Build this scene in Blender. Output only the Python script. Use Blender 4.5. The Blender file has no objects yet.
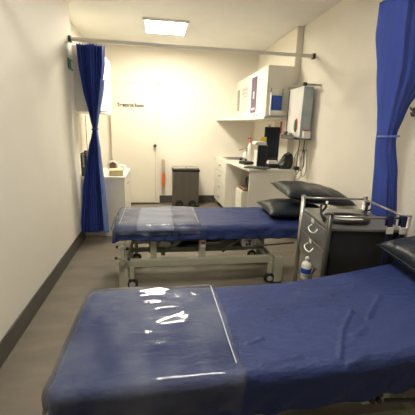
import bpy, bmesh, math, random
from mathutils import Vector, Matrix, noise
random.seed(7)
PI = math.pi
col = bpy.context.scene.collection
scene = bpy.context.scene

# ------------------------------------------------------------------ materials
def mat(name, c, rough=.5, metal=0, var=.06, scale=6, bump=0, bscale=40, spec=.5, emit=None, stretch=(1, 1, 1), c2=None, detail=3, coat=0):
    m = bpy.data.materials.new(name); m.use_nodes = True
    nt = m.node_tree; nt.nodes.clear()
    out = nt.nodes.new('ShaderNodeOutputMaterial'); b = nt.nodes.new('ShaderNodeBsdfPrincipled')
    nt.links.new(b.outputs[0], out.inputs[0])
    tc = nt.nodes.new('ShaderNodeTexCoord'); mp = nt.nodes.new('ShaderNodeMapping'); mp.inputs['Scale'].default_value = stretch
    nt.links.new(tc.outputs['Object'], mp.inputs[0])
    nz = nt.nodes.new('ShaderNodeTexNoise'); nz.inputs['Scale'].default_value = scale; nz.inputs['Detail'].default_value = detail
    nt.links.new(mp.outputs[0], nz.inputs['Vector'])
    rp = nt.nodes.new('ShaderNodeValToRGB')
    a = c2 if c2 else tuple(max(0, k * (1 - var)) for k in c)
    z = c if c2 else tuple(min(1, k * (1 + var)) for k in c)
    rp.color_ramp.elements[0].position = .3; rp.color_ramp.elements[1].position = .7
    rp.color_ramp.elements[0].color = (*a, 1); rp.color_ramp.elements[1].color = (*z, 1)
    nt.links.new(nz.outputs['Fac'], rp.inputs[0]); nt.links.new(rp.outputs[0], b.inputs['Base Color'])
    b.inputs['Roughness'].default_value = rough; b.inputs['Metallic'].default_value = metal
    b.inputs['Specular IOR Level'].default_value = spec
    b.inputs['Coat Weight'].default_value = coat
    if bump:
        n2 = nt.nodes.new('ShaderNodeTexNoise'); n2.inputs['Scale'].default_value = bscale; n2.inputs['Detail'].default_value = 3
        nt.links.new(mp.outputs[0], n2.inputs['Vector'])
        bp = nt.nodes.new('ShaderNodeBump'); bp.inputs['Strength'].default_value = bump; bp.inputs['Distance'].default_value = .02
        nt.links.new(n2.outputs['Fac'], bp.inputs['Height']); nt.links.new(bp.outputs[0], b.inputs['Normal'])
    if emit:
        b.inputs['Emission Color'].default_value = (*emit[0], 1); b.inputs['Emission Strength'].default_value = emit[1]
    return m

def plastic_mat(name):
    m = bpy.data.materials.new(name); m.use_nodes = True
    nt = m.node_tree; nt.nodes.clear(); N = nt.nodes.new; L = nt.links.new
    out = N('ShaderNodeOutputMaterial'); tr = N('ShaderNodeBsdfTransparent'); df = N('ShaderNodeBsdfDiffuse'); gl = N('ShaderNodeBsdfGlossy')
    tr.inputs[0].default_value = (.93, .95, .96, 1); df.inputs[0].default_value = (.55, .60, .72, 1)
    gl.inputs['Roughness'].default_value = .07
    m1 = N('ShaderNodeMixShader'); m2 = N('ShaderNodeMixShader'); fr = N('ShaderNodeFresnel'); fr.inputs['IOR'].default_value = 1.42
    tc = N('ShaderNodeTexCoord'); nz = N('ShaderNodeTexNoise'); nz.inputs['Scale'].default_value = 5; nz.inputs['Detail'].default_value = 3
    mp = N('ShaderNodeMapping'); mp.inputs['Scale'].default_value = (1.2, .7, 1)
    L(tc.outputs['Object'], mp.inputs[0]); L(mp.outputs[0], nz.inputs['Vector'])
    bp = N('ShaderNodeBump'); bp.inputs['Strength'].default_value = .12; bp.inputs['Distance'].default_value = .03
    L(nz.outputs['Fac'], bp.inputs['Height']); L(bp.outputs[0], gl.inputs['Normal']); L(bp.outputs[0], fr.inputs['Normal'])
    rp = N('ShaderNodeMapRange'); rp.inputs['From Min'].default_value = .35; rp.inputs['From Max'].default_value = .7
    rp.inputs['To Min'].default_value = .04; rp.inputs['To Max'].default_value = .24
    L(nz.outputs['Fac'], rp.inputs[0]); L(rp.outputs[0], m1.inputs[0])
    L(tr.outputs[0], m1.inputs[1]); L(df.outputs[0], m1.inputs[2])
    mm = N('ShaderNodeMath'); mm.operation = 'MULTIPLY'; mm.use_clamp = True; mm.inputs[1].default_value = .8
    L(fr.outputs[0], mm.inputs[0]); L(mm.outputs[0], m2.inputs[0]); L(m1.outputs[0], m2.inputs[1]); L(gl.outputs[0], m2.inputs[2]); L(m2.outputs[0], out.inputs[0])
    return m

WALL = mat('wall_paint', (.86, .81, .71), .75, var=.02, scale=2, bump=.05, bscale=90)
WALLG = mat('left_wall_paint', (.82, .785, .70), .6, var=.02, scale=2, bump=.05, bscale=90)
CEIL = mat('ceiling_white', (.86, .85, .81), .9, var=.02, scale=4)
FLOOR = mat('vinyl_floor', (.22, .192, .152), .42, var=.1, scale=2.2, c2=(.155, .134, .105), stretch=(1, 3.5, 1), bump=.04, bscale=30, detail=6)
SKIRT = mat('skirting_vinyl', (.075, .068, .058), .5, var=.08)
LAM = mat('cream_laminate', (.83, .80, .71), .35, var=.015)
DOORM = mat('door_paint', (.80, .755, .64), .45, var=.015)
TOPM = mat('worktop_laminate', (.83, .80, .71), .3, var=.03, scale=60)
SHADOWGAP = mat('dark_gap', (.03, .03, .03), .8)
BLUE = mat('blue_sheet_cloth', (.024, .044, .168), .6, var=.16, scale=4, bump=.5, bscale=20, c2=(.018, .034, .135), stretch=(1, 2.2, 1))
CURT = mat('blue_curtain_cloth', (.04, .078, .40), .7, var=.15, scale=9, stretch=(3, 3, .3), bump=.1, bscale=200)
CURTE = mat('curtain_sheen_tie_cloth', (.18, .27, .62), .7, var=.1, scale=12)  # paler blue: painted sheen on the left curtain, also the right tieback
VINYL = mat('navy_black_vinyl', (.017, .023, .032), .36, var=.3, scale=14, bump=.35, bscale=16)
PLAST = plastic_mat('clear_plastic_sheeting')
FRAME = mat('cream_powder_coat', (.44, .43, .32), .4, var=.04)
GREENM = mat('grey_green_metal', (.15, .165, .12), .45, var=.1)
STEEL = mat('brushed_steel', (.46, .44, .40), .3, 1, var=.08, scale=30, stretch=(1, 1, 12))
TROL = mat('trolley_grey_enamel', (.055, .054, .046), .3, .3, var=.06, scale=5)
TROLL = mat('trolley_drawer_grey', (.20, .202, .18), .33, .3, var=.05, scale=5)
CHROME = mat('chrome', (.72, .71, .68), .14, 1, var=.03)
BLACK = mat('black_plastic', (.012, .012, .013), .4, var=.2)
DGREY = mat('dark_grey_plastic', (.06, .06, .062), .45, var=.1)
LGREY = mat('light_grey_plastic', (.45, .45, .43), .45, var=.05)
WHITE = mat('white_plastic', (.80, .79, .74), .4, var=.02)
SCREEN = mat('dark_screen_glass', (.02, .026, .035), .12, var=.2, coat=.4)
BINST = mat('bin_steel', (.17, .155, .135), .38, .6, var=.07, scale=20, stretch=(1, 1, .1))
ORANGE = mat('orange_plastic', (.72, .17, .045), .5, var=.05)
KRAFT = mat('tan_card', (.50, .41, .28), .8, var=.1)
YELL = mat('yellow_card', (.85, .55, .03), .6, var=.05)
RED = mat('red_plastic', (.55, .05, .05), .4, var=.1)
PAPER = mat('paper_white', (.82, .80, .76), .8, var=.03)
PALES = mat('pale_blue_grey', (.27, .31, .43), .7, var=.08)
PURP = mat('purple_print', (.17, .11, .18), .5, var=.4, scale=25, c2=(.10, .065, .12))
PINKP = mat('pale_pink_print', (.66, .57, .54), .6, var=.2, scale=40)
BLUEP = mat('pale_blue_print', (.56, .62, .69), .6, var=.2, scale=40)
GREYP = mat('grey_print', (.36, .34, .29), .6, var=.4, scale=45)
VBLUE = mat('bright_blue_card', (.015, .075, .42), .4, var=.1)
NAVY = mat('navy_webbing', (.014, .02, .075), .7, var=.2, scale=40)
BOARDG = mat('blue_grey_panel', (.40, .47, .49), .5, var=.06)
GREEN = mat('green_plastic', (.04, .22, .10), .5, var=.1)
YCARD = mat('pale_yellow_box', (.66, .56, .30), .7, var=.08)
BROWN = mat('brown_card_roll', (.23, .15, .10), .8, var=.2)
CABLE = mat('beige_cable', (.52, .48, .38), .5, var=.05)
RUB = mat('tyre_rubber', (.014, .014, .014), .6, var=.1)
INK = mat('sign_lettering', (.035, .03, .025), .5, var=.1)
SIGNP = mat('sign_plate_plastic', (.72, .68, .58), .4, var=.03)
LAMPM = mat('lamp_diffuser', (.9, .9, .85), .5, emit=((1, .92, .75), 38.0))
LAMPM2 = mat('lamp_diffuser_room', (.9, .9, .85), .5, emit=((1, .94, .85), 18.0))

# ------------------------------------------------------------------ mesh kit
class MB:
    def __init__(s): s.bm = bmesh.new()
    def merge(s, b, M=None):
        if M is not None: b.transform(M)
        me = bpy.data.meshes.new('tmp'); b.to_mesh(me); b.free(); s.bm.from_mesh(me); bpy.data.meshes.remove(me)
        return s
    def box(s, x0, x1, y0, y1, z0, z1, bev=0, seg=2, M=None):
        b = bmesh.new(); bmesh.ops.create_cube(b, size=1)
        for v in b.verts: v.co = Vector(((x0 + x1) / 2 + v.co.x * (x1 - x0), (y0 + y1) / 2 + v.co.y * (y1 - y0), (z0 + z1) / 2 + v.co.z * (z1 - z0)))
        if bev: bmesh.ops.bevel(b, geom=b.edges[:], offset=bev, segments=seg, affect='EDGES', profile=.5)
        return s.merge(b, M)
    def prism(s, pts, z0, z1, bev=0):
        b = bmesh.new(); lo = [b.verts.new((x, y, z0)) for x, y in pts]; hi = [b.verts.new((x, y, z1)) for x, y in pts]
        b.faces.new(lo[::-1]); b.faces.new(hi); n = len(pts)
        for i in range(n): b.faces.new((lo[i], lo[(i + 1) % n], hi[(i + 1) % n], hi[i]))
        bmesh.ops.recalc_face_normals(b, faces=b.faces[:])
        if bev: bmesh.ops.bevel(b, geom=b.edges[:], offset=bev, segments=2, affect='EDGES', profile=.5)
        return s.merge(b)
    def tube(s, pts, r, seg=10, closed=False):
        pts = [Vector(p) for p in pts]; b = bmesh.new(); rings = []; n = len(pts); up = None
        for i, p in enumerate(pts):
            if closed: t = pts[(i + 1) % n] - pts[i - 1]
            else: t = pts[min(i + 1, n - 1)] - pts[max(i - 1, 0)]
            t.normalize()
            if up is None: up = Vector((0, 0, 1)) if abs(t.z) < .9 else Vector((1, 0, 0))
            a = t.cross(up).normalized(); c = a.cross(t).normalized(); up = c
            rr = r[i] if isinstance(r, (list, tuple)) else r
            rings.append([b.verts.new(p + (a * math.cos(k * 2 * PI / seg) + c * math.sin(k * 2 * PI / seg)) * rr) for k in range(seg)])
        m = n if closed else n - 1
        for i in range(m):
            A, B = rings[i], rings[(i + 1) % n]
            for k in range(seg): b.faces.new((A[k], A[(k + 1) % seg], B[(k + 1) % seg], B[k]))
        if not closed: b.faces.new(rings[0][::-1]); b.faces.new(rings[-1])
        bmesh.ops.recalc_face_normals(b, faces=b.faces[:])
        for f in b.faces: f.smooth = True
        return s.merge(b)
    def lathe(s, prof, c=(0, 0, 0), seg=24, axis='z'):
        b = bmesh.new(); rings = []
        for r, z in prof: rings.append([b.verts.new((r * math.cos(k * 2 * PI / seg), r * math.sin(k * 2 * PI / seg), z)) for k in range(seg)])
        for A, B in zip(rings, rings[1:]):
            for k in range(seg): b.faces.new((A[k], A[(k + 1) % seg], B[(k + 1) % seg], B[k]))
        b.faces.new(rings[0][::-1]); b.faces.new(rings[-1])
        bmesh.ops.recalc_face_normals(b, faces=b.faces[:])
        for f in b.faces: f.smooth = len(f.verts) == 4
        M = Matrix.Translation(c)
        if axis == 'x': M = M @ Matrix.Rotation(PI / 2, 4, 'Y')
        if axis == 'y': M = M @ Matrix.Rotation(-PI / 2, 4, 'X')
        return s.merge(b, M)
    def build(s, name, m, parent=None, solid=0, smooth=False):
        me = bpy.data.meshes.new(name); s.bm.to_mesh(me); s.bm.free()
        if smooth:
            for p in me.polygons: p.use_smooth = True
        o = bpy.data.objects.new(name, me); me.materials.append(m); col.objects.link(o)
        if parent: o.parent = parent; o.matrix_parent_inverse = Matrix.Identity(4)
        if solid:
            md = o.modifiers.new('thickness', 'SOLIDIFY'); md.thickness = solid; md.offset = -1
        return o

def smooth_path(pts, n=8):
    P = [Vector(p) for p in pts]; out = []
    for i in range(len(P) - 1):
        p0, p1, p2, p3 = P[max(i - 1, 0)], P[i], P[i + 1], P[min(i + 2, len(P) - 1)]
        for k in range(n):
            t = k / n
            out.append(.5 * ((2 * p1) + (p2 - p0) * t + (2 * p0 - 5 * p1 + 4 * p2 - p3) * t * t + (3 * p1 - p0 - 3 * p2 + p3) * t ** 3))
    out.append(P[-1]); return out

def tag(o, label, cat, group=None):
    o['label'] = label; o['category'] = cat
    if group: o['group'] = group
    return o
def struct(o): o['kind'] = 'structure'; return o
def thing(name, label, cat, loc=(0, 0, 0), rz=0, group=None):
    o = bpy.data.objects.new(name, None); col.objects.link(o); o.location = loc; o.rotation_euler = (0, 0, rz); o.empty_display_size = .1
    return tag(o, label, cat, group)
def copy_tree(o, parent=None):
    c = o.copy(); col.objects.link(c)
    if parent: c.parent = parent
    for ch in list(o.children): copy_tree(ch, c)
    return c
def solo(mb, name, m, label, cat, group=None, loc=None, rz=0, **k):
    o = mb.build(name, m, **k)
    if loc: o.location = loc; o.rotation_euler = (0, 0, rz)
    return tag(o, label, cat, group)

# ------------------------------------------------------------------ setting
XL, XR, YB, YN, H = -1.0, 2.0, 6.3, -2.6, 2.9
XLR = -1.2; YC = 4.25
struct(MB().box(XLR - .1, XR + .1, YN - .1, YB + .1, -.1, 0).build('floor', FLOOR))
struct(MB().box(XLR - .1, XR + .1, YN - .1, YB + .1, H, H + .1).build('ceiling', CEIL))
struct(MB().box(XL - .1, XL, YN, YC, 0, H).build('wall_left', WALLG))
struct(MB().box(XLR - .1, XLR, YC, YB, 0, H).box(XLR, XL - .1, YC - .1, YC, 0, H).build('wall_left_rear', WALL))
struct(MB().box(XR, XR + .1, YN, YB, 0, H).build('wall_right', WALL))
struct(MB().box(XLR - .1, XR + .1, YB, YB + .1, 0, H).build('wall_back', WALL))
XC = 1.91
struct(MB().box(XC, XR, 4.53, YB, 0, H).build('wall_right_rear', WALL))
struct(MB().box(XL - .1, XR + .1, YN - .1, YN, 0, H).build('wall_front', WALL))
def skirt(name, x0, x1, y0, y1): struct(MB().box(x0, x1, y0, y1, 0, .155, .003, 1).build(name, SKIRT))
skirt('baseboard_left', XL, XL + .012, YN, YC)
skirt('baseboard_back', 0.02, 1.17, YB - .012, YB)
skirt('baseboard_right', XR - .012, XR, YN, 4.36)

# sliding door leaf on the back wall
door = struct(MB().box(-.86, 0, YB - .10, YB - .055, .03, 2.27, .004).build('door_1', DOORM))
MB().lathe([(.012, 0), (.012, .03), (.028, .034), (.03, .05), (.022, .062)], (-.06, YB - .10, 1.14), 20, 'y').bm.free()
hd = MB(); hd.lathe([(.03, 0), (.03, .01), (.012, .012), (.012, .03), (.027, .036), (.03, .05), (.02, .06)], (0, 0, 0), 20, 'y')
o = hd.build('door_handle', DGREY, door); o.rotation_euler = (0, 0, PI); o.location = (-.06, YB - .10, 1.15)
MB().box(-.06, -.052, YB - .102, YB - .1, .05, 1.1).build('edge_strip', KRAFT, door)
MB().box(-.88, .02, YB - .11, YB, 2.27, 2.33, .004).build('track_cover', DOORM, door)

# ------------------------------------------------------------------ door sign
sg = thing('door_sign', 'narrow sign strip reading Treatment Room on the sliding door', 'sign', (-.495, YB - .101, 1.875))
MB().box(-.26, .26, -.006, 0, -.035, .035, .002, 1).build('sign_plate', SIGNP, sg)
fc = bpy.data.curves.new('lettering', 'FONT'); fc.body = 'Treatment Room'; fc.size = .084; fc.extrude = .001; fc.offset = .003; fc.align_x = 'CENTER'; fc.align_y = 'CENTER'
ft = bpy.data.objects.new('lettering', fc); col.objects.link(ft)
bpy.context.view_layer.update()
me = bpy.data.meshes.new_from_object(ft); bpy.data.objects.remove(ft)
ft = bpy.data.objects.new('lettering', me); me.materials.append(INK); col.objects.link(ft); ft.parent = sg
ft.rotation_euler = (PI / 2, 0, 0); ft.location = (0, -.0075, 0)
w = max(v.co.x for v in me.vertices) - min(v.co.x for v in me.vertices); ft.scale = (.48 / w, 1, 1)

# ------------------------------------------------------------------ ceiling lights
def troffer(x, y, m, label):
    t = thing('ceiling_light', label, 'light', (x, y, H))
    MB().box(-.31, .31, -.31, -.28, -.03, -.001).box(-.31, .31, .28, .31, -.03, -.001).box(-.31, -.28, -.28, .28, -.03, -.001).box(.28, .31, -.28, .28, -.03, -.001).build('light_frame', WHITE, t)
    MB().box(-.279, .279, -.279, .279, -.022, -.002).build('diffuser', m, t)
    return t
troffer(.12, 5.0, LAMPM, 'square ceiling light panel over the back of the room near the sliding door')
troffer(.25, 1.35, LAMPM2, 'square ceiling light panel above the nearest couch')

# ------------------------------------------------------------------ beds
LX, BW, BT = 2.12, .70, .622      # couch built from x=0 (foot) to LX, y 0..BW
def lift(x):      # rise of the nearest couch towards its tilted head section
    t = (x - .78) / .12
    return .165 * .12 * math.log1p(math.exp(min(t, 30)))
RIDGES = [(0.374, 1.338, 0.521, 1.332), (0.521, 1.332, 0.809, 1.321), (0.813, 1.486, 1.064, 1.439), (1.064, 1.439, 1.183, 1.45), (0.706, 0.965, 0.801, 1.108), (0.801, 1.108, 0.922, 1.228), (0.83, 1.077, 0.856, 1.074), (0.856, 1.074, 0.906, 1.096), (0.964, 1.166, 1.12, 1.298), (0.764, 1.457, 0.904, 1.39), (0.364, 1.089, 0.433, 1.114), (0.385, 0.969, 0.551, 0.994), (0.726, 0.929, 0.819, 0.952)]
def ridge(x, y):
    s = 0
    for ax, ay, bx, by in RIDGES:
        dx, dy = bx - ax, by - ay; t = max(0, min(1, ((x - ax) * dx + (y - ay) * dy) / (dx * dx + dy * dy)))
        d = math.hypot(x - ax - t * dx, y - ay - t * dy); s += .009 * math.exp(-(d / .011) ** 2)
    return min(s, .011)
def make_bed(label, tilt=False):
    t = thing('treatment_couch', label, 'couch')
    MB().box(.01, 1.14, .01, BW - .01, .535, BT - .012, .02, 3).build('seat_cushion', VINYL, t)
    bc = MB().box(.005, LX - 1.155, .01, BW - .01, -.075, 0, .02, 3).build('backrest_cushion', VINYL, t)
    bc.location = (1.15, 0, BT - .012)
    if tilt: bc.rotation_euler = (0, -math.atan(.165), 0); bc.location.z -= .004
    MB().box(.08, LX - .1, .06, .10, .495, .533).box(.08, LX - .1, BW - .10, BW - .06, .495, .533).box(.08, .12, .1, BW - .1, .495, .533).box(1.6, 1.64, .1, BW - .1, .495, .533).build('top_frame', GREENM, t)
    # lower cream chassis rails
    MB().box(.10, 1.50, .02, .07, .225, .295, .004).build('side_rail', FRAME, t)
    MB().box(.10, 1.50, BW - .07, BW - .02, .225, .295, .004).build('side_rail', FRAME, t)
    MB().box(.05, .10, .02, BW - .02, .235, .285, .004).build('cross_rail', FRAME, t)
    MB().box(1.48, 1.53, .07, BW - .07, .235, .285, .004).build('cross_rail', FRAME, t)
    # grey-green middle carriage
    MB().box(.14, 1.45, .12, .155, .335, .375, .003).box(.14, 1.45, BW - .155, BW - .12, .335, .375, .003).box(.3, 1.3, .18, .52, .30, .33, .004).build('carriage', GREENM, t)
    for x in (.03, 1.545):
        for y in (.02, BW - .10):
            lg = MB().box(x, x + .085, y, y + .08, .003, .28, .005).build('leg', FRAME, t)
            MB().box(x - .003, x + .088, y - .003, y + .083, 0, .012, .002).build('foot_pad', BLACK, lg)
    for x in (.32, .78):       # uprights
        for y in (.045, BW - .085):
            MB().box(x, x + .06, y, y + .04, .28, .50, .004).build('upright', FRAME, t)
    # lifting arms
    for y in (.11, BW - .15):
        MB().prism([(0, 0), (0, 0), (0, 0)][:0] or [(.42, y), (.46, y), (.46, y + .03), (.42, y + .03)], .30, .35).tube([(.44, y + .015, .33), (.70, y + .015, .505)], .018).build('lift_arm', GREENM, t)
        MB().tube([(1.02, y + .015, .32), (1.28, y + .015, .505)], .018).build('lift_arm', GREENM, t)
    MB().lathe([(.03, 0), (.035, .01), (.035, .30), (.018, .31), (.018, .52)], (.52, .33, .36), 16, 'x').build('actuator', DGREY, t)
    m = MB().box(.79, .84, .036, .044, .40, .47, .002).build('warning_label', PAPER, t); m['label'] = 'white warning sticker'
    MB().box(.795, .835, .0345, .036, .435, .455).build('sticker_stripe', RED, m)
    cb = MB().box(1.20, 1.33, .02, .10, .40, .495, .006).build('control_box', LGREY, t)
    for k in range(3):
        MB().lathe([(.012, 0), (.012, .014), (.007, .018)], (1.235 + .03 * (k % 2) + .03 * (k // 2), .02 - .018, .43 + .03 * (k % 2)), 12, 'y').build('knob', BLACK, cb)
    MB().tube([(1.3, .02, .415), (1.42, -.0, .42), (1.72, .02, .43)], .008).build('foot_bar', DGREY, t)
    # castors with brake pedals
    for x, s in ((.15, -1), (1.50, 1)):
        for y in (.035, BW - .045):
            c = MB().lathe([(.043, 0), (.053, .006), (.053, .026), (.043, .032)], (x, y - .016, .054), 24, 'y').build('castor', RUB, t)
            MB().lathe([(.028, 0), (.028, .003), (.014, .008)], (x, y - .024, .054), 20, 'y').build('hub_cap', LGREY, c)
            MB().box(x - .02, x + .02, y - .02, y + .022, .108, .225, .004).build('fork', FRAME, c)
    # levers at foot end: chrome stalk with black knobs
    for z, dx in ((.43, .045), (.325, .055)):
        lv = MB().tube([(.055, -.02, z - .03), (.075, -.03, z), (.075 - dx, -.03, z + .022)], .006).tube([(.075, -.03, z), (.075 + dx, -.03, z + .004)], .006).build('lever', STEEL, t)
        for sx, zz in ((-1, .022), (1, .004)):
            MB().lathe([(.006, -.013), (.014, -.007), (.014, .007), (.006, .013)], (.075 + sx * dx, -.03, z + zz), 12, 'x').build('knob', BLACK, lv)
    MB().box(.058, .09, -.035, .03, .27, .46, .004).build('lever_bracket', FRAME, t)
    return t

def cloth(name, x0, x1, y0, y1, z, drop, m, label, cat, r=.045, nx=150, ny=70, amp=.006, edge_line=.02, seed=0, group=None, dl=None, dr=None, wr=(3.2, 9), off=0, near=False):
    """sheet lying on a couch top and hanging over its edges"""
    dl = drop if dl is None else dl; dr = drop if dr is None else dr
    x0 -= off; x1 += off; y0 -= off; y1 += off; z += off
    X0, X1, Y0, Y1 = x0 + r, x1 - r, y0 + r, y1 - r; q = r * PI / 2 - r
    b = bmesh.new(); g = []
    for i in range(nx + 1):
        row = []
        ex = (x0 - dl - q) + (x1 + dr + q - x0 + dl + q) * i / nx
        for j in range(ny + 1):
            ey = (y0 - drop - q) + (y1 - y0 + 2 * (drop + q)) * j / ny
            cx, cy = min(max(ex, X0), X1), min(max(ey, Y0), Y1)
            ox, oy = ex - cx, ey - cy; o_ = math.hypot(ox, oy)
            n = noise.noise(Vector((ex * wr[0] + seed, ey * wr[1], seed)))+ .5 * noise.noise(Vector((ex * wr[0] * 2.3 + ey * 3, ey * wr[1] * 2, seed + 5)))
            mx = max(abs(ox), abs(oy)); lim = (r * PI / 2 - r) + r + drop * (1.12 if ox and oy else 1)
            if o_ > 1e-6:
                o2 = min(o_, lim + edge_line * noise.noise(Vector((ex * 4, ey * 4, seed))) * (min(1, o_ / lim)))
                ux, uy = ox / o_, oy / o_
                if o2 < r * PI / 2: h = r * math.sin(o2 / r); dz = r * (1 - math.cos(o2 / r)); 
                else: h = r; dz = r + o2 - r * PI / 2
                fl = max(0, dz - r) / max(drop, .01)
                wv = (.012 * math.sin((ex * 1.0 - ey * 1.0) * 38 + 3 * noise.noise(Vector((ex * 3, ey * 3, seed)))) ) * min(fl, 1) * .6 + abs(n) * amp
                P = Vector((cx + ux * (h + wv), cy + uy * (h + wv), z - dz))
            else: P = Vector((ex, ey, z))
            P.z += max(n, -.2) * amp + amp * .2
            if near: P.z += lift(P.x) + (ridge(P.x, P.y) if m is BLUE else 0)
            row.append(b.verts.new(P))
        g.append(row)
    for i in range(nx):
        for j in range(ny): b.faces.new((g[i][j], g[i + 1][j], g[i + 1][j + 1], g[i][j + 1]))
    for f in b.faces: f.smooth = True
    k = MB(); k.bm.free(); k.bm = b
    o = k.build(name, m, solid=0 if m is PLAST else .0015)
    return tag(o, label, cat, group)

FB = (-.40, 2.735); NB = (-.37, .93)
bed1 = make_bed('height adjustable treatment couch on cream frame across the middle of the room')
bed1.location = (FB[0], FB[1], 0)
bed2 = make_bed('nearest treatment couch on cream frame, its head section tilted up at the right', True); bed2.location = (NB[0], NB[1], 0)
cloth('bed_sheet', FB[0] - .012, FB[0] + LX - .1, FB[1] - .012, FB[1] + BW + .012, BT + .004, .085, BLUE, 'blue sheet covering the farther couch under the stacked pillows', 'sheet', r=.05, seed=3, dl=.10, dr=.02, amp=.011)
cloth('bed_sheet', NB[0] - .014, NB[0] + LX - .1, NB[1] - .014, NB[1] + BW - .01, BT + .004, .13, BLUE, 'blue sheet covering the nearest couch', 'sheet', r=.05, seed=11, dl=.13, dr=.02, amp=.0055, nx=320, ny=150, near=True)
cloth('plastic_cover', FB[0] - .012, FB[0] + .80, FB[1] - .012, FB[1] + BW + .012, BT + .004, .035, PLAST, 'clear plastic cover over the foot of the farther couch', 'plastic cover', r=.05, seed=3, dl=.02, dr=-.03, amp=.011, off=.014, nx=110)
cloth('plastic_cover', NB[0] - .014, NB[0] + .685, NB[1] - .014, NB[1] + BW - .01, BT + .004, .10, PLAST, 'large clear plastic cover with bright glare over the foot of the nearest couch', 'plastic cover', r=.05, seed=11, dl=.10, dr=-.03, amp=.0055, off=.014, nx=110, near=True)

cloth('pale_strip', FB[0] + .17, FB[0] + .57, FB[1] - .012, FB[1] + BW + .012, BT + .004, .0, PALES, 'pale strip under the clear plastic cover on the farther couch', 'paper', r=.05, seed=3, dl=-.07, dr=-.07, amp=.011, off=.007, nx=20)  # pale blue-grey band laid between sheet and plastic

PEDGE = mat('plastic_edge_glint', (.62, .68, .80), .15, var=.1)  # pale colour painting the bright refracted lines of the plastic
def edge_line(parent, x0, x1, y0, y1, z, near=True):  # thin pale tubes drawn as light glints along the cover edges
    def ln(a, c, n=40):
        pts = []
        for i in range(n + 1):
            x = a[0] + (c[0] - a[0]) * i / n; y = a[1] + (c[1] - a[1]) * i / n
            pts.append((x, y, z + .004 * noise.noise(Vector((x * 9, y * 9, 2)))))
        return pts
    o = MB().tube(ln((x1, y0), (x1, y1)), .0032, 6).build('edge_glint', PEDGE, parent); o['label'] = 'thin pale tube painting the bright glint along the edge'
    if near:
        MB().tube(ln((x0, y0), (x0, y1)), .003, 6).build('edge_glint', PEDGE, parent)
edge_line(bpy.data.objects['plastic_cover'], FB[0] + .05, FB[0] + .765, FB[1] + .05, FB[1] + BW - .05, BT + .024)
edge_line(bpy.data.objects['plastic_cover.001'], 0, NB[0] + .655, NB[1] + .04, NB[1] + BW - .06, BT + .024, False)

# ------------------------------------------------------------------ pillows
def pillow(label, loc, rot, a, b_, h, seed, group=None):
    b = bmesh.new(); n = 44; g = {}
    for s in (1, -1):
        for i in range(n + 1):
            for j in range(n + 1):
                u, v = -1 + 2 * i / n, -1 + 2 * j / n
                if s == -1 and (i in (0, n) or j in (0, n)): g[s, i, j] = g[1, i, j]; continue
                x = a * u * (1 - .07 * (1 - v * v) * u * u); y = b_ * v * (1 - .07 * (1 - u * u) * v * v)
                t = ((1 - abs(u) ** 2.6) * (1 - abs(v) ** 2.6)) ** .45
                w = noise.noise(Vector((x * 7 + seed, y * 7, s * 3))) * .012 + noise.noise(Vector((x * 22 + seed, y * 14, s))) * .004
                g[s, i, j] = b.verts.new((x, y, s * h * t * (1 if s > 0 else .75) + w * t))
    for s in (1, -1):
        for i in range(n):
            for j in range(n):
                f = (g[s, i, j], g[s, i + 1, j], g[s, i + 1, j + 1], g[s, i, j + 1])
                b.faces.new(f if s == 1 else f[::-1])
    for f in b.faces: f.smooth = True
    k = MB(); k.bm.free(); k.bm = b
    # piping round the seam
    e = []
    for u, v in [(-1 + i / 10, -1) for i in range(20)] + [(1, -1 + i / 10) for i in range(20)] + [(1 - i / 10, 1) for i in range(20)] + [(-1, 1 - i / 10) for i in range(20)]:
        e.append((a * u * (1 - .07 * (1 - v * v) * u * u), b_ * v * (1 - .07 * (1 - u * u) * v * v), 0))
    o = k.build('pillow', VINYL); tag(o, label, 'pillow', group)
    MB().tube(e, .004, 6, True).build('piping', VINYL, o)
    o.location = loc; o.rotation_euler = [math.radians(q) for q in rot]
    return o
pillow('dark navy vinyl pillow, lower of two stacked at head of the farther couch', (1.40, 3.06, .705), (0, 0, -3), .31, .27, .08, 1)
pillow('plump dark navy vinyl pillow, upper of two stacked at head of the farther couch', (1.60, 3.06, .865), (3, 7, -3), .36, .29, .095, 5)
pillow('dark vinyl pillow lying on the nearest couch at its head end', (1.575, 1.29, .856), (3, -9, -8), .28, .33, .10, 9)

# ------------------------------------------------------------------ curtains
def curtain(name, prof, zs, m, parent, thick=.002):
    b = bmesh.new(); rows = []
    for z in zs: rows.append([b.verts.new(p) for p in prof(z)])
    for A, B in zip(rows, rows[1:]):
        for i in range(len(A) - 1): b.faces.new((A[i], A[i + 1], B[i + 1], B[i]))
    for f in b.faces: f.smooth = True
    k = MB(); k.bm.free(); k.bm = b
    return k.build(name, m, parent, solid=thick)
def lerp(z, tab):
    if z <= tab[0][0]: return tab[0][1:]
    for p, q in zip(tab, tab[1:]):
        if z <= q[0]:
            t = (z - p[0]) / (q[0] - p[0]); t = t * t * (3 - 2 * t) * .4 + t * .6
            return tuple(a + (c - a) * t for a, c in zip(p[1:], q[1:]))
    return tab[-1][1:]
ZS = [.12 + i * (2.40 - .12) / 60 for i in range(61)]
RZ = 2.43
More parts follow.
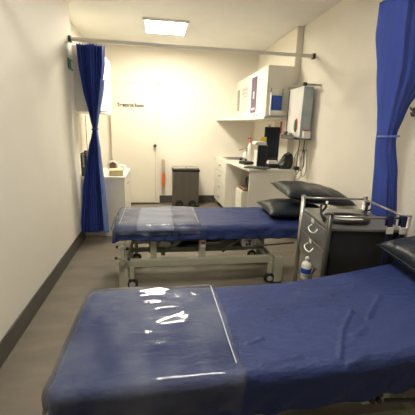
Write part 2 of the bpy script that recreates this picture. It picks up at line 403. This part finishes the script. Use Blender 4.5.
# left curtain  (z : centre x, half width, pleat depth)
TL = [(.12, -.835, .178, .05), (.7, -.815, .135, .05), (1.2, -.785, .07, .045), (1.43, -.766, .028, .03), (1.47, -.765, .026, .03), (1.55, -.766, .045, .035), (1.95, -.76, .125, .05), (2.2, -.75, .165, .05), (2.42, -.75, .172, .05)]
YLc = 4.13
def pl(z, t0=-1, t1=.78, n=120):
    cx, w, am = lerp(z, TL); out = []
    for i in range(n + 1):
        t = t0 + (t1 - t0) * i / n
        out.append((cx + w * t + .25 * w * .12 * math.sin(t * 41 + 1), YLc + am * .6 * math.sin(t * 11 * PI) * (1 + .3 * math.sin(t * 7)) + .02 * math.sin(z * 2 + t * 3), z))
    return out
cl = thing('privacy_curtain', 'blue privacy curtain tied at mid height by the left wall', 'curtain')
curtain('curtain_cloth', pl, ZS, CURT, cl)
def ple(z):  # pale strip painting the light sheen down the left curtain's edge
    cx, w, am = lerp(z, TL); x0 = cx + w * .78
    return [(x0 - w * .12, YLc - am * .75, z), (x0 + w * .02, YLc - am * .7, z), (x0 + w * .2 + .008, YLc - .01, z)]
e = curtain('sheen_strip', ple, [.12 + i * (1.0 - .035) * (2.40 - .12) / 60 for i in range(53)], CURTE, cl); e['label'] = 'paler blue strip painting the sheen along the right edge'
MB().tube([(-.765 + .032 * math.cos(k * PI / 12), YLc + .028 * math.sin(k * PI / 12), 1.45 + .004 * math.cos(k * PI / 12)) for k in range(24)], .010, 8, True).build('tieback', CURT, cl)
# right curtain: broad folds
TR = [(.12, 1.85, .105, .07), (.8, 1.825, .10, .07), (1.2, 1.78, .09, .06), (1.46, 1.73, .075, .042), (1.51, 1.73, .073, .042), (1.62, 1.74, .095, .05), (1.95, 1.77, .18, .08), (2.2, 1.755, .225, .09), (2.42, 1.755, .23, .09)]
YR = 2.2
PR = [(-.7, 1.35), (-.88, 1.1), (-.8, .1), (-.62, -.95), (-.52, -1.0), (-.3, -.72), (-.1, -.82), (.1, -.5), (.3, -.55), (.5, -.2), (.68, -.28), (.85, .1), (1, .05), (1.05, .3)]
PRs = [(p.x, p.y) for p in smooth_path([(a, c, 0) for a, c in PR], 7)]
def pr_(z):
    cx, w, am = lerp(z, TR)
    return [(cx + w * a + .006 * math.sin(z * 5 + a * 4), YR + am * c - (a + 1) * max(0, w - .12) * .35, z) for a, c in PRs]
cr = thing('privacy_curtain', 'blue privacy curtain gathered against the right wall behind the trolley', 'curtain')
curtain('curtain_cloth', pr_, ZS, CURT, cr)
MB().tube([(1.731 + .077 * math.cos(k * PI / 12), YR + .003 + .052 * math.sin(k * PI / 12), 1.485 + .004 * math.cos(k * PI / 12)) for k in range(24)], .008, 8, True).build('tieback', CURTE, cr)

def rail(y, x0, x1, z, label):
    t = thing('curtain_rail', label, 'curtain rail', (x0, y, z))
    L = x1 - x0
    MB().box(0, L, -.018, .018, 0, .032, .003).box(0, L, -.01, .01, -.006, 0).build('track', WHITE if False else LAM, t)
    for x in (0, L): MB().box(x - (.03 if x else 0), x + (0 if x else .03), -.03, .03, -.02, .045, .004).build('wall_bracket', DGREY, t)
    
    return t
rail(YLc + .0, XL + .001, XR - .001, RZ, 'pale curtain track across the room above the farther couch')
rail(YR, XL + .001, XR - .001, RZ, 'pale curtain track across the room above the nearest couch')

# ------------------------------------------------------------------ right side joinery
WZ = .955
def pump(*a): pass
solo(MB().prism([(1.285, 4.33), (XR - .002, 4.33), (XR - .002, 4.525), (XC - .002, 4.525), (XC - .002, YB - .002), (1.14, YB - .002)], WZ - .035, WZ, .004), 'worktop', TOPM, 'long cream worktop along the right wall below the wall cupboards', 'worktop')
solo(MB().box(1.305, XR - .003, 4.36, 4.385, .002, WZ - .037, .002), 'end_panel', LAM, 'cream end panel holding up the near end of the worktop', 'panel')
du = thing('drawer_unit', 'cream unit of four drawers under the far end of the worktop', 'cabinet')
MB().prism([(1.20, 5.42), (XC - .01, 5.42), (XC - .01, YB - .01), (1.165, YB - .01)], .10, WZ - .037).build('body', LAM, du)
MB().box(1.25, XC - .02, 5.45, YB - .02, .002, .10).build('plinth', SKIRT, du)
for k in range(4):
    z0 = .105 + k * .203; f = .0
    d = MB().prism([(1.178, 5.43), (1.197, 5.43), (1.163, YB - .015), (1.144, YB - .015)], z0 + .004, z0 + .198, .002).build('drawer', LAM, du)
    MB().lathe([(.008, 0), (.008, .012), (.015, .016), (.014, .026)], (1.162, 5.84, z0 + .12), 14, 'x').bm.free()
    kb = MB().box(1.135, 1.160, 5.79, 5.87, z0 + .115, z0 + .135, .005).build('handle', STEEL, d)
ped = thing('desk_pedestal', 'small white drawer pedestal in the knee space under the worktop', 'cabinet')
MB().box(1.38, 1.85, 4.95, 5.35, .03, .50, .004).build('body', LAM, ped)
for k in range(2): MB().box(1.362, 1.378, 4.955, 5.345, .04 + k * .23, .26 + k * .23, .003).build('drawer', LAM, ped)
for y in (4.99, 5.31):
    for x in (1.42, 1.81): MB().lathe([(.015, 0), (.018, .01), (.015, .028)], (x, y, 0), 10).build('foot', BLACK, ped)
solo(MB().prism([(1.40, 4.97), (1.84, 4.97), (1.84, 5.33), (1.40, 5.33)], .502, .545, .01), 'document_tray', BROWN, 'dark brown tray on top of the pedestal under the worktop', 'tray')
solo(MB().box(1.50, 1.83, 4.99, 5.3, .548, .72, .05, 3), 'carry_case', BLACK, 'rounded black case sitting on the tray under the worktop', 'case')

# wall cupboards
def cupboard(y0, y1, label):
    t = thing('wall_cupboard', label, 'cupboard')
    MB().box(1.54, XC - .002, y0, y1, 1.70, 2.38, .002).build('body', LAM, t)
    n = 2
    for k in range(n):
        a = y0 + (y1 - y0) * k / n; c = y0 + (y1 - y0) * (k + 1) / n
        d = MB().box(1.52, 1.539, a + .002, c - .002, 1.695, 2.378, .002).build('door', LAM, t)
        yy = c - .08 if k == 0 else a + .08
        MB().box(1.505, 1.52, yy - .05, yy + .05, 1.72, 1.732, .002).build('handle', STEEL, d)
    return t
cupboard(4.5, 5.398, 'cream two door wall cupboard with a leaflet holder on its side')
cupboard(5.402, YB - .002, 'cream two door wall cupboard reaching into the back corner')
solo(MB().prism([(1.50, 4.49), (XC - .003, 4.49), (XC - .003, YB - .003), (1.13, YB - .003)], 1.655, 1.69, .003), 'under_cupboard_shelf', LAM, 'cream board running under both wall cupboards', 'shelf')
def poster(y0, y1, z0, z1, m, label, stripes=None):
    t = MB().box(1.5165, 1.5185, y0, y1, z0, z1).build('notice', m); tag(t, label, 'notice', None)
    if stripes:
        k = MB()
        for (a, c, d, e2) in stripes: k.box(1.5155, 1.5165, y0 + (y1 - y0) * a, y0 + (y1 - y0) * c, z0 + (z1 - z0) * d, z0 + (z1 - z0) * e2)
        k.build('print', stripes and (PAPER if m in (PURP,) else (GREYP if m is not BLUEP else BLUEP)), t)
    return t
poster(6.02, 6.2, 1.84, 2.22, GREYP, 'narrow grey notice on the farthest wall cupboard door', [(.2, .8, .1, .85)])
poster(5.46, 5.88, 1.80, 2.23, PINKP, 'pale pink printed notice left of the purple poster', [(.1, .9, .86, .9), (.1, .9, .72, .76), (.1, .6, .6, .63)])
poster(4.98, 5.27, 1.77, 2.31, PURP, 'tall dark purple poster on the wall cupboard door', [(.2, .8, .08, .14), (.4, .6, .4, .6)])
poster(4.60, 4.86, 1.84, 2.16, BLUEP, 'pale blue printed notice on the nearest wall cupboard door', [(.15, .85, .8, .84), (.15, .85, .5, .7)])
# leaflet holder and leaflets on cupboard side
lh = thing('leaflet_holder', 'clear plastic holder fixed to the side of the wall cupboard', 'holder', (1.665, 4.498, 1.72))
MB().box(-.095, .095, -.006, -.001, .0, .30, .001, 1).box(-.095, .095, -.055, -.006, -.006, 0).box(-.095, -.09, -.055, -.001, 0, .30).box(.09, .095, -.055, -.001, 0, .30).box(-.09, .09, -.055, -.052, 0, .06).build('tray', WHITE, lh)
for s in (-1, 1): MB().tube([(s * .085, -.02, .28), (s * .085, -.02, .36)], .004, 6).build('peg', DGREY, lh)
solo(MB().box(-.07, .07, -.045, -.012, .002, .26, .003), 'leaflet_pad', VBLUE, 'bright blue leaflet pad standing in the clear holder', 'leaflets', loc=(1.665, 4.498, 1.72))

# sink and tap
sk = thing('sink', 'stainless steel sink set in the far end of the worktop', 'sink', (1.50, 5.93, WZ))
MB().box(-.24, .24, -.27, .27, .001, .006, .002, 1).build('rim', STEEL, sk)
MB().box(-.18, .18, -.21, .21, .0062, .008).build('basin', DGREY, sk)
MB().tube(smooth_path([(.20, .0, .006), (.20, 0, .15), (.15, 0, .19), (.03, 0, .16)], 6), .012).build('tap', CHROME, sk)
MB().tube([(.20, .0, .15), (.21, -.09, .18)], .008).build('tap_lever', CHROME, sk)

# desktop things
pc = thing('computer_tower', 'black fronted computer tower with pale side on the worktop', 'computer', (1.53, 4.62, WZ), -.28)
MB().box(-.045, .10, .0, .20, 0, .33, .004).build('case', LGREY, pc)
MB().box(-.044, .099, -.012, -.001, .002, .328, .004).build('front_panel', BLACK, pc)
for k in range(4): MB().box(-.050, -.0455, .02, .18, .02 + k * .07, .075 + k * .07, .002).build('side_vent', LGREY, pc)
solo(MB().box(1.49, 1.655, 4.67, 4.87, WZ + .331, WZ + .375, .003), 'cardboard_box', KRAFT, 'flat cream box lying on top of the computer tower', 'box', loc=(-.03, -.02, 0))
bpy.data.objects['cardboard_box'].data.materials[0] = PAPER
solo(MB().box(-.05, .05, -.003, .003, 0, .07, .002), 'note_card', YELL, 'bright yellow card standing on the flat box beside the monitor', 'card', loc=(1.61, 4.76, WZ + .376), rz=.1)
mo = thing('computer_monitor', 'black computer monitor on the worktop beside the tower', 'monitor', (1.80, 4.90, WZ), math.radians(-10))
MB().box(-.125, .135, -.012, .03, .06, .60, .006).build('housing', BLACK, mo)
MB().box(-.108, .118, -.0145, -.0125, .13, .58).build('screen', SCREEN, mo)
MB().box(-.02, .03, .03, .05, .01, .40, .004).build('stand', BLACK, mo)
MB().box(-.09, .10, -.06, .12, 0, .012, .003).build('base', BLACK, mo)
solo(MB().box(-.11, .11, -.17, .17, 0, .02, .004), 'keyboard', DGREY, 'dark keyboard lying at the near edge of the worktop', 'keyboard', loc=(1.44, 4.44, WZ + .001), rz=.9)
solo(MB().box(-.065, .07, -.04, .012, 0, .05, .002), 'paper_stack', PAPER, 'white papers propped in front of the monitor', 'papers', loc=(1.67, 4.50, WZ + .066), rz=.05)
solo(MB().box(-.07, .075, -.07, .06, 0, .064, .006), 'desk_device', BLACK, 'low black device under the white papers', 'device', loc=(1.675, 4.525, WZ + .001), rz=.05)
ph = thing('desk_telephone', 'black desk telephone on the worktop left of the tower', 'telephone', (1.42, 4.98, WZ), .3)
MB().prism([(-.09, -.09), (.09, -.09), (.09, .09), (-.09, .09)], 0, .05, .012).build('base', BLACK, ph)
MB().tube(smooth_path([(-.06, -.08, .06), (-.06, -.06, .085), (-.06, .06, .085), (-.06, .08, .06)], 4), [.022] * 4 + [.014] * 5 + [.022] * 4).build('handset', BLACK, ph)
# bag: slumped shape
b = bmesh.new(); bmesh.ops.create_icosphere(b, subdivisions=4, radius=1)
for v in b.verts:
    c = v.co.copy(); n = noise.noise(c * 1.6 + Vector((3, 1, 7))) * .22 + noise.noise(c * 4) * .07
    c = c * (1 + n); zz = c.z
    c.x = math.copysign(abs(c.x) ** .8, c.x) * .115 + .03 * zz; c.y *= .13; c.z = max(-.6, zz + .25 * v.co.x * (zz > 0)) * .115
    v.co = c + Vector((0, 0, .069))
for f in b.faces: f.smooth = True
k = MB(); k.bm.free(); k.bm = b
bag = k.build('shoulder_bag', BLACK); tag(bag, 'slumped black bag at the near end of the worktop below the wall board', 'bag'); bag.location = (1.865, 4.445, WZ + .001); bag.scale = (.98, .6, 1.15)
MB().tube(smooth_path([(-.09, 0, .07), (-.04, -.03, .17), (.05, -.02, .2), (.09, 0, .12)], 6), .008).build('strap', DGREY, bag)
# bottles and packets by the far side of the worktop
def pumpb(x, y, h, r, body, cap, label):
    t = thing('pump_bottle', label, 'bottle', (x, y, WZ))
    MB().lathe([(r, 0), (r, h * .65), (r * .4, h * .75), (r * .35, h * .8)], seg=16).build('bottle_body', body, t)
    MB().lathe([(r * .45, h * .8), (r * .45, h * .88), (r * .2, h * .89), (r * .2, h)], seg=12).tube([(0, 0, h * .97), (-r * 1.3, 0, h * .95)], r * .2, 8).build('pump_head', cap, t)
pumpb(1.55, 5.25, .42, .04, WHITE, RED, 'white pump bottle with red top behind the telephone')
pumpb(1.52, 5.42, .21, .036, PAPER, WHITE, 'all white pump bottle between sink and red topped bottle')
solo(MB().box(-.06, .06, -.09, .09, 0, .20, .004), 'glove_box', WHITE, 'white upright glove box by the wall behind the bottles', 'box', loc=(1.78, 5.45, WZ), rz=.05)
solo(MB().box(-.05, .05, -.08, .08, 0, .30, .004), 'glove_box', PINKP, 'pale pink carton between the tower and the wall', 'box', loc=(1.74, 5.16, WZ), rz=0)
# wall papers between cupboards and worktop
def wnote(y0, y1, z0, z1, m, label, cat='notice'): solo(MB().box(XC - .004, XC - .001, y0, y1, z0, z1), 'wall_notice', m, label, cat)
wnote(4.62, 4.74, 1.50, 1.64, PAPER, 'white paper pinned directly above the monitor, nearest of the row')
wnote(4.80, 4.88, 1.46, 1.64, RED, 'narrow dark red paper pinned under the wall cupboard')
wnote(4.93, 5.12, 1.42, 1.64, PINKP, 'pale pink paper pinned under the wall cupboard')
wnote(5.3, 5.42, 1.30, 1.6, GREYP, 'grey paper pinned on the wall behind the bottles')

# ------------------------------------------------------------------ wall board with tray and cables
wb = thing('wall_board', 'white wall mounted board with blue-grey end and metal top bar', 'board', (XR, .06, 0))
MB().box(-.18, -.04, 3.90, 4.34, 1.43, 2.06, .004).build('board_body', WHITE, wb)
MB().box(-.178, -.042, 3.892, 3.899, 1.40, 2.05, .002).build('end_panel', BOARDG, wb)
MB().box(-.195, -.165, 3.87, 4.38, 2.062, 2.09, .004).build('top_bar', STEEL, wb)
MB().tube([(-.18, 3.885, 2.076), (-.001, 3.80, 2.06)], .014).build('arm', STEEL, wb)
MB().box(-.198, -.16, 3.86, 3.90, 2.055, 2.095, .004).build('bar_cap', BLACK, wb)
MB().box(-.186, -.1805, 4.33, 4.345, 1.43, 2.045).build('edge_trim', DGREY, wb)
tr = MB().box(-.25, -.001, 3.92, 4.36, 1.395, 1.41, .003).box(-.25, -.242, 3.92, 4.36, 1.41, 1.45).build('tray', DGREY, wb)
for y, l in ((4.28, .07), (4.18, .055), (4.06, .06)):
    MB().box(-.215, -.17, y - .03, y + .03, 1.411, 1.411 + l + .02, .006).bm.free()
solo(MB().box(-.02, .02, -.04, .04, 0, .085, .006), 'instrument_holder', DGREY, 'dark grey instrument holder at the far end of the board tray', 'holder', loc=(XR - .212, 4.34, 1.411))
solo(MB().box(-.02, .02, -.035, .035, 0, .07, .006), 'instrument_holder', LGREY, 'light grey instrument holder in the middle of the board tray', 'holder', loc=(XR - .212, 4.2, 1.411))
rc = thing('plug_unit', 'white plug unit with red top at the near end of the board tray', 'plug', (XR - .10, 3.93, 1.435))
MB().box(-.05, .05, -.03, .03, -.02, .07, .006).build('housing', WHITE, rc)
MB().box(-.03, .03, -.02, .02, .0705, .085, .003).build('red_cap', RED, rc)
gl = thing('board_magnet', 'green oval magnet with red edge low on the white board', 'magnet', (XR - .186, 4.10, 1.575))
MB().lathe([(.05, 0), (.05, .006), (.03, .01)], seg=20).build('green_disc', GREEN, gl)
MB().lathe([(.060, 0), (.060, .004)], (0, -.012, -.004), seg=20).build('red_disc', RED, gl)
gl.rotation_euler = (0, -PI / 2, 0); gl.scale = (1.5, .8, 1)
for n_, (dy, dx, lo, w_) in enumerate([(0, 0, .90, .05), (.0, -.035, .98, .035), (.0, -.07, .86, .06), (0, -.105, .93, .075)]):
    y = 4.0; x = XR - .045 + dx
    pts = smooth_path([(x, y, 1.388), (x - .006, y - .01, 1.28), (x - w_ * .3, y + w_ * .8, 1.15), (x - .01, y + w_, lo + .08), (x - .008, y + .01, lo), (x + .004, y - w_, lo + .08), (x + .006, y - w_ * .7, 1.15), (x + .004, y - .01, 1.27)], 8)
    solo(MB().tube(pts, .008, 6), 'cable', CABLE if n_ != 1 else DGREY, ['beige cable loop hanging below the wall board, nearest the wall', 'dark cable loop hanging among the beige ones below the wall board', 'beige cable loop reaching lowest below the wall board', 'beige cable loop hanging farthest left below the wall board'][n_], 'cable', 'cables hanging below the wall board')
solo(MB().box(-.03, .03, -.03, .03, 0, .05, .008).tube([(0, 0, .05), (.0, 0, .20), (.02, .02, .394)], .005, 6), 'cable_plug', BLACK, 'black plug hanging below the cables beside the worktop end', 'plug', loc=(XR - .19, 3.93, 1.0))

# ------------------------------------------------------------------ bin and orange dispenser
bn = thing('pedal_bin', 'steel twin pedal bin with black rim against the back wall', 'bin', (.52, 6.06, 0))
MB().box(-.25, .25, -.16, .16, .035, .69, .02, 3).build('bin_body', BINST, bn)
MB().box(-.262, .262, -.17, .17, .69, .735, .01).build('rim', BLACK, bn)
for s in (-1, 1): MB().box(s * .128 - .122, s * .128 + .122, -.155, .155, .7355, .768, .012, 3).build('lid', STEEL, bn)
MB().box(-.25, .25, -.15, .15, .0, .034, .006).build('base', BLACK, bn)
for s in (-1, 1):
    MB().lathe([(.07, 0), (.078, .01), (.078, .03), (.065, .036)], (s * .125, -.195, .075), 24, 'y').build('pedal_ring', BLACK, bn)
    MB().box(s * .125 - .035, s * .125 + .035, -.21, -.197, .05, .075, .004).build('pedal', DGREY, bn)
od = thing('sharps_container', 'tan and orange container fixed to the back wall beside the sliding door', 'container', (.105, 6.24, .36))
MB().box(-.04, .025, -.05, .045, 0, .26, .012).build('container_base', ORANGE, od)
MB().box(-.038, .023, -.045, .045, .261, .53, .01).build('container_top', KRAFT, od)

# ------------------------------------------------------------------ left side joinery
lu = thing('base_cabinet', 'cream base cabinet behind the left curtain', 'cabinet')
MB().box(XLR + .002, -.47, 4.28, 5.18, .09, .80, .003).build('body', LAM, lu)
MB().box(XLR + .002, -.44, 4.26, 5.2, .802, .84, .004).build('cabinet_top', TOPM, lu)
MB().box(XLR + .002, -.50, 4.30, 5.16, .002, .09).build('plinth', LAM, lu)
for k in range(2):
    d = MB().box(-.469, -.452, 4.284 + .45 * k, 4.724 + .45 * k, .10, .795, .002).build('door', LAM, lu)
    MB().box(-.451, -.44, 4.65 + k * .1, 4.70 + k * .1, .68, .69, .002).build('handle', STEEL, d)
lc = thing('wall_cupboard', 'pale grey wall cupboard half hidden behind the left curtain', 'cupboard')
MB().box(XLR + .002, -.73, 4.30, 5.3, 1.66, 2.42, .003).build('body', LAM, lc)
MB().box(-.729, -.712, 4.302, 4.80, 1.655, 2.42, .002).build('door', LAM, lc)
MB().box(-.729, -.712, 4.802, 5.298, 1.655, 2.42, .002).build('door', LAM, lc)
MB().box(-.728, -.62, 4.28, 4.296, 1.66, 1.672, .002).build('bottom_latch', STEEL, lc)
mg = thing('magazine_rack', 'dark grey magazine rack on the left cabinet beside the wall', 'magazine rack', (-.945, 4.42, .84))
MB().box(-.055, .055, -.11, .11, 0, .012).box(-.055, -.05, -.11, .11, .012, .30).box(.05, .055, -.11, .11, .012, .27).box(-.05, .05, .105, .11, .012, .32).box(-.05, .05, -.11, -.105, .012, .12).build('rack', DGREY, mg)
for k in range(3): solo(MB().box(-.012, .012, -.09, .09, 0, .27 + .02 * k, .002), 'magazine', (LGREY, DGREY, GREYP)[k], ('light grey magazine standing leftmost in the dark rack', 'dark grey magazine standing in the middle of the rack', 'speckled grey magazine standing rightmost in the rack')[k], 'magazine', 'magazines in the dark rack', loc=(-.975 + .03 * k, 4.42, .854))
solo(MB().box(-.09, .09, -.11, .11, 0, .075, .004), 'carton', YCARD, 'low pale yellow box on the left cabinet right of the curtain', 'box', loc=(-.575, 4.46, .841), rz=.12)
rl = thing('tape_roll', 'brown centred white roll lying on the left cabinet by the curtain', 'roll', (-.655, 4.72, .841 + .001))
pts = [(.085 * math.cos(a * PI / 16), .0, .085 + .085 * math.sin(a * PI / 16)) for a in range(32)]
MB().tube([(p[0] * .75, 0, .085 + (p[2] - .085) * .75) for p in pts], .02, 8, True).build('paper_wind', WHITE, rl)
MB().lathe([(.044, -.03), (.044, .03)], (0, 0, .085), 24, 'y').build('core', BROWN, rl)
b = bmesh.new(); bmesh.ops.create_icosphere(b, subdivisions=3, radius=.07)
for v in b.verts: v.co = Vector((v.co.x * 1.2, v.co.y, max(-.035, v.co.z * .7))) * (1 + .35 * noise.noise(v.co * 26)); v.co.z += .046
k = MB(); k.bm.free(); k.bm = b
solo(k, 'crumpled_bag', WHITE, 'crumpled white bag on the left cabinet behind the yellow box', 'bag', loc=(-.55, 4.86, .842))
solo(MB().tube([(XLR + .02, 5.6, 1.95), (XLR + .02, 5.6, .95)], .006), 'hanging_cord', BROWN, 'thin brown cord hanging on the left wall behind the curtain', 'cord')
ex = thing('exit_sign', 'small green and white sign high on the left wall', 'sign', (XL + .002, 4.1, 2.17))
MB().box(0, .01, -.10, .10, -.055, .055, .002).build('sign_plate', GREEN, ex)
MB().box(.0101, .0115, .02, .085, -.04, .04).build('pictogram', PAPER, ex)
hk = thing('coat_hook', 'dark coat hook on the right wall beyond the curtain', 'hook', (XR - .001, 2.28, 1.66))
MB().box(-.008, 0, -.04, .04, -.02, .05, .003).build('back_plate', DGREY, hk)
MB().tube([(-.008, 0, .03), (-.05, 0, .03), (-.06, 0, .05)], .006).tube([(-.008, 0, -.005), (-.04, 0, -.012), (-.05, 0, .01)], .006).build('prongs', DGREY, hk)

# ------------------------------------------------------------------ trolley
TC = (1.36, 2.0); TA = math.radians(-8); TW, TL_ = .25, .275
tt = thing('equipment_trolley', 'grey metal equipment trolley with side drawers between the two couches', 'trolley', (TC[0], TC[1], 0), TA)
MB().box(-TW + .012, TW - .012, -TL_ + .015, TL_ - .015, .565, .885, .004).build('cabinet_body', TROL, tt)
MB().box(-TW + .005, TW - .005, -TL_ + .005, TL_ - .005, .886, .905, .004).build('top_shelf', TROLL, tt)
MB().box(-TW + .005, TW - .005, -TL_ + .005, TL_ - .005, .16, .18, .004).build('bottom_shelf', TROLL, tt)
for k, (a, c) in enumerate([(.57, .735), (.74, .88)]):
    d = MB().box(-TW - .006, -TW + .011, -TL_ + .035, TL_ - .035, a, c, .004).build('drawer', TROLL, tt)
    zc = (a + c) / 2 + .015
    hy = -.05 + .04 * (1 - k)
    hp = smooth_path([(-TW - .006, hy - .055, zc + .02), (-TW - .03, hy - .06, zc - .005), (-TW - .036, hy, zc - .016), (-TW - .03, hy + .06, zc - .005), (-TW - .006, hy + .055, zc + .02)], 6)
    h_ = MB().tube(hp, .0055, 8).build('handle', WHITE, d); h_['label'] = 'pale curved handle'
    if True:
        q_ = MB().box(-TW - .0085, -TW - .0065, -.02, .03, zc + .035, zc + .065).build('label_card', PAPER, d)
for sx in (-1, 1):
    for sy in (-1, 1):
        p = MB().tube([(sx * TW, sy * TL_, .11), (sx * TW, sy * TL_, 1.0)], .0165, 14).lathe([(.0185, 0), (.0185, .006), (.01, .01)], (sx * TW, sy * TL_, 1.0), 14).build('post', STEEL if not (sx == -1 and sy == -1) else TROL, tt)
        c = MB().lathe([(.04, 0), (.05, .006), (.05, .022), (.04, .028)], (sx * TW, sy * TL_ - .014, .05), 20, 'y').build('castor', RUB, p)
        MB().box(sx * TW - .015, sx * TW + .015, sy * TL_ - .018, sy * TL_ + .018, .100, .115).build('castor_plate', STEEL, p)
for a, c in (((-TW, TL_), (TW, TL_)), ((TW, TL_), (TW, -TL_)), ((TW, -TL_), (-TW, -TL_))):
    MB().tube([(a[0], a[1], .985), (c[0], c[1], .985)], .008, 10).build('guard_rail', STEEL, tt)
R = Matrix.Translation((TC[0], TC[1], 0)) @ Matrix.Rotation(TA, 4, 'Z')
# straps hanging over near rail
for u, v, lb in ((.13, -TL_ - .013, 'navy strap with white clip hanging from the near rail of the trolley'), (.215, -TL_ - .013, 'navy strap with white clip at the right corner of the trolley rail')):
    p = R @ Vector((u, v, 0)); st = thing('webbing_strap', lb, 'strap', (p.x, p.y, 0), TA)
    MB().box(-.016, .016, -.003, .003, .55, 1.0, .001, 1).box(-.016, .016, -.003, .03, .995, 1.0).box(-.016, .016, .026, .03, .93, .998).build('webbing', NAVY, st)
    MB().box(-.022, .022, -.012, -.0032, .885, .93, .003).build('clip', WHITE, st)
p = R @ Vector((-.06, -.09, 0))
dd = thing('instrument_tray', 'black rimmed oval tray with pale inside on top of the trolley', 'tray', (p.x, p.y, .906), TA + .05)
E_ = [(.135 * math.copysign(abs(math.cos(a)) ** .7, math.cos(a)), .10 * math.copysign(abs(math.sin(a)) ** .7, math.sin(a)), .02) for a in [k * PI / 24 for k in range(48)]]
MB().tube(E_, .015, 8, True).build('rim', BLACK, dd)
MB().prism([(x * .96, y * .96) for x, y, z in E_], .002, .014).build('tray_base', KRAFT, dd); bpy.data.objects['tray_base'].data.materials[0] = LGREY
p = R @ Vector((-.215, -.07, 0))
solo(MB().tube(smooth_path([(-.02, -.09, .01), (-.04, -.06, .06), (-.02, 0, .11), (.03, .04, .09), (.01, .08, .02)], 6), .008, 8), 'rubber_tube', BLACK, 'black rubber tube arched at the near left corner of the trolley top', 'tube', loc=(p.x, p.y, .906), rz=TA)
p = R @ Vector((-.175, .02, 0))
solo(MB().box(-.012, .012, -.02, .02, 0, .05, .004).tube([(0, 0, .05), (.01, 0, .10)], .009, 8), 'white_clamp', WHITE, 'small white clamp beside the black rubber tube on the trolley', 'clamp', loc=(p.x + .035, p.y + .05, .906))
p = R @ Vector((.13, .02, 0))
sc = thing('otoscope_stand', 'small black instrument standing at the right of the oval tray', 'instrument', (p.x, p.y, .906), TA)
MB().lathe([(.035, 0), (.035, .012), (.012, .02), (.010, .05)], seg=16).build('foot', BLACK, sc)
MB().tube([(0, 0, .05), (.005, 0, .09)], .009, 8).lathe([(.012, 0), (.017, .012), (.012, .026)], (.006, 0, .088), 14).tube([(-.03, 0, .035), (.04, 0, .06)], .007, 8).build('head', BLACK, sc)
# spray bottle on the lower shelf
sb = thing('spray_bottle', 'white bottle with dark blue label standing low on the trolley below the drawers', 'bottle', (1.04, 2.12, 0))
sb.scale = (1, 1, .92); sb.location = (1.058, 1.965, .452)
MB().lathe([(.032, 0), (.035, .005), (.035, .12), (.028, .14), (.012, .15), (.012, .16)], seg=20).build('bottle_body', WHITE, sb)
MB().lathe([(.0352, .055), (.0355, .058), (.0355, .095), (.0352, .098)], seg=20).build('printed_band', VBLUE, sb)
MB().lathe([(.014, .1605), (.014, .18), (.008, .19)], seg=14).build('cap', WHITE, sb)
q = R.inverted() @ Vector((1.066, 1.965, 0))
bh = MB(); bh.tube([(q.x + .04 * math.cos(k * PI / 12), q.y + .04 * math.sin(k * PI / 12), .49) for k in range(24)], .003, 6, True)
bh.lathe([(.04, 0), (.04, .004)], (q.x, q.y, .446), 20).tube([(q.x + .04, q.y, .49), (q.x + .04, q.y, .448)], .003, 6).tube([(q.x + .038, q.y, .49), (-TW + .03, q.y, .55), (-TW + .03, q.y, .568)], .004, 6)
bh.build('bottle_holder', DGREY, tt)

# ------------------------------------------------------------------ camera & world
cam = bpy.data.cameras.new('camera'); co = bpy.data.objects.new('camera', cam); col.objects.link(co)
F = 313.0; cam.sensor_width = 36; cam.sensor_fit = 'HORIZONTAL'; cam.lens = F / 415 * 36; cam.clip_start = .02
p_, a_, r_ = math.radians(14.149), math.radians(9.152), math.radians(1.8)
fw = Vector((math.sin(a_) * math.cos(p_), math.cos(a_) * math.cos(p_), -math.sin(p_)))
rt = Vector((math.cos(a_), -math.sin(a_), 0)); up = rt.cross(fw)
X = rt * math.cos(r_) + up * math.sin(r_); Y = up * math.cos(r_) - rt * math.sin(r_); Z = -fw
M = Matrix((X, Y, Z)).transposed().to_4x4(); M.translation = (0, 0, 1.5); co.matrix_world = M
scene.camera = co
w = bpy.data.worlds.new('world'); scene.world = w; w.use_nodes = True
w.node_tree.nodes['Background'].inputs[0].default_value = (.9, .92, 1, 1); w.node_tree.nodes['Background'].inputs[1].default_value = .3
scene.view_settings.view_transform = 'Standard'; scene.view_settings.look = 'None'; scene.view_settings.gamma = 1
scene.view_settings.exposure = 1.15
